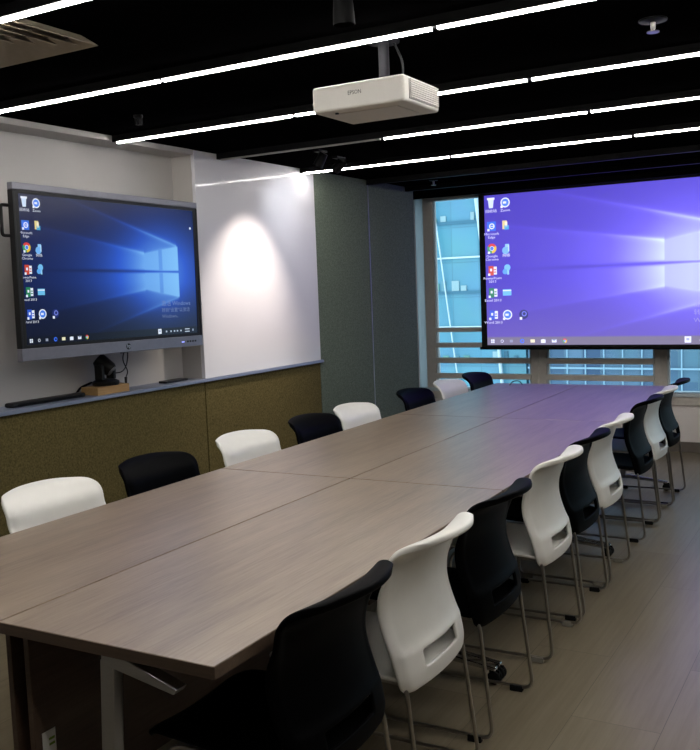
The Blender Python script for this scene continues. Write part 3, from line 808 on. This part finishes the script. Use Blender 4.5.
for blk, y, dx in left:
    if blk: k = nb; nb += 1
    else: k = nw; nw += 1
    c = 'black' if blk else 'white'
    lab = '%s chair on the display wall side, %s %s one from the camera' % (c, ORD[k], c)
    put_chair(bool(blk), -2.625 + dx, y, PI + .012, lab)

# ------------------------------------------------------------------ city outside
def facade_mat(name, c0, c1, cell):
    m, nt, b = new_mat(name)
    b.inputs['Roughness'].default_value = .25
    tc = nt.nodes.new('ShaderNodeTexCoord')
    sx = nt.nodes.new('ShaderNodeSeparateXYZ'); nt.links.new(tc.outputs['Object'], sx.inputs[0])
    cx = nt.nodes.new('ShaderNodeCombineXYZ')
    nt.links.new(sx.outputs['X'], cx.inputs['X']); nt.links.new(sx.outputs['Z'], cx.inputs['Y'])
    br = nt.nodes.new('ShaderNodeTexBrick'); br.offset = 0; br.inputs['Scale'].default_value = 1
    br.inputs['Brick Width'].default_value = cell[0]; br.inputs['Row Height'].default_value = cell[1]
    br.inputs['Mortar Size'].default_value = .03
    br.inputs['Color1'].default_value = c0; br.inputs['Color2'].default_value = c1
    br.inputs['Mortar'].default_value = [c * .8 for c in c0[:3]] + [1]
    nt.links.new(cx.outputs[0], br.inputs['Vector'])
    no = nt.nodes.new('ShaderNodeTexNoise'); no.inputs['Scale'].default_value = .35; nt.links.new(cx.outputs[0], no.inputs['Vector'])
    mx = nt.nodes.new('ShaderNodeMix'); mx.data_type = 'RGBA'; mx.blend_type = 'MULTIPLY'; mx.inputs['Factor'].default_value = .35
    nt.links.new(br.outputs['Color'], mx.inputs['A']); nt.links.new(no.outputs['Color'], mx.inputs['B'])
    nt.links.new(mx.outputs['Result'], b.inputs['Base Color'])
    return m
M['fac_a'] = facade_mat('cyan_curtain_wall', rgb(114, 172, 190), rgb(102, 162, 182), (1.5, 1.825))
M['fac_b'] = facade_mat('blue_curtain_wall', rgb(100, 130, 150), rgb(56, 82, 112), (.85, 1.7))
M['spandrel'] = plain('dark_floor_edge', rgb(70, 118, 138), .5, noise=.05)
M['fac_line_soft'] = plain('pale_mullion', rgb(140, 168, 184), .5, noise=.02)
M['fac_line'] = plain('white_mullion', rgb(214, 224, 228), .5, noise=.02)
M['clutter'] = plain('office_clutter', rgb(116, 154, 164), .6, noise=.1, nscale=1)
M['clutter_dark'] = plain('office_clutter_dark', rgb(74, 116, 134), .6, noise=.1, nscale=1)
M['clutter_pale'] = plain('office_clutter_pale', rgb(164, 186, 188), .6, noise=.1, nscale=1)
M['clutter_green'] = plain('office_clutter_green', rgb(108, 152, 140), .6, noise=.1, nscale=1)
GZ = -32
struct(MB().box(-70, 60, 30, 110, GZ - 1, GZ).build('ground', plain('street_grey', rgb(120, 120, 120), .9, noise=.1)))
a = thing('office_tower', 'cyan glass office tower seen through the left window', 'building', (-24, 45, GZ))
MB().box(-14, 8.45, 0, 18, 0, 70).build('glass_wall', M['fac_a'], a)
for k in range(5):
    z = -.72 - GZ + 3.65 * (k - 1)
    MB().box(-14, 8.45, -.12, 0, z - .045, z + .045).build('floor_line', M['fac_line'], a)
    MB().box(-14, 8.45, -.10, 0, z + 1.75, z + 1.90).build('floor_edge', M['spandrel'], a)
    for q in range(9):
        if random.random() < .25: continue
        x = 3.3 + q * .56 + random.random() * .1; w = .18 + random.random() * .26
        MB().box(x, x + w, -.08, 0, z + 1.91, z + 1.91 + .2 + random.random() * .45).build('desk_clutter', M[random.choice(['clutter', 'clutter_dark', 'clutter_pale', 'clutter_green'])], a)
def rod(x0, z0, x1, z1, r): MB().cone((x0 + 24, -.25, z0 - GZ), (x1 + 24, -.25, z1 - GZ), r, n=8).build('diagonal_brace', M['fac_line'], a)
rod(-20.6, 7.5, -19.0, -5.5, .04); rod(-18.35, 9.6, -17.25, -.6, .13)
rod(-20.75, 9, -20.75, -6, .045)
rod(-17.2, 2, -16.6, -6, .10)
b_ = thing('office_block', 'blue gridded office block seen below the projection screen', 'building', (-5, 42, GZ))
MB().box(-9.4, 14, 0, 18, 0, 60).build('glass_wall', M['fac_b'], b_)
for k in range(18):
    x = -9.2 + k * .85
    MB().box(x - .028, x + .028, -.1, 0, 22, 40).build('mullion', M['fac_line_soft'], b_)
for z in (-2.55, -4.4, -.9, 3): MB().box(-9.4, 14, -.12, 0, z - GZ - .04, z - GZ + .04).build('floor_line', M['fac_line_soft'], b_)

# ------------------------------------------------------------------ sky light and view
w = bpy.data.worlds.new('overcast_sky'); S.world = w; w.use_nodes = True
nt = w.node_tree; bg = nt.nodes['Background']
tc = nt.nodes.new('ShaderNodeTexCoord'); sx = nt.nodes.new('ShaderNodeSeparateXYZ'); nt.links.new(tc.outputs['Generated'], sx.inputs[0])
rp = nt.nodes.new('ShaderNodeValToRGB'); rp.color_ramp.elements[0].position = .0; rp.color_ramp.elements[0].color = (.55, .70, .82, 1)
rp.color_ramp.elements[1].color = (.80, .90, 1, 1)
nt.links.new(sx.outputs['Z'], rp.inputs['Fac']); nt.links.new(rp.outputs['Color'], bg.inputs['Color'])
bg.inputs['Strength'].default_value = 2.7

S.view_settings.view_transform = 'Standard'; S.view_settings.look = 'None'
S.view_settings.exposure = 0; S.view_settings.gamma = 1; S.view_settings.use_curve_mapping = False
S.cycles.max_bounces = 8; S.cycles.sample_clamp_indirect = 6
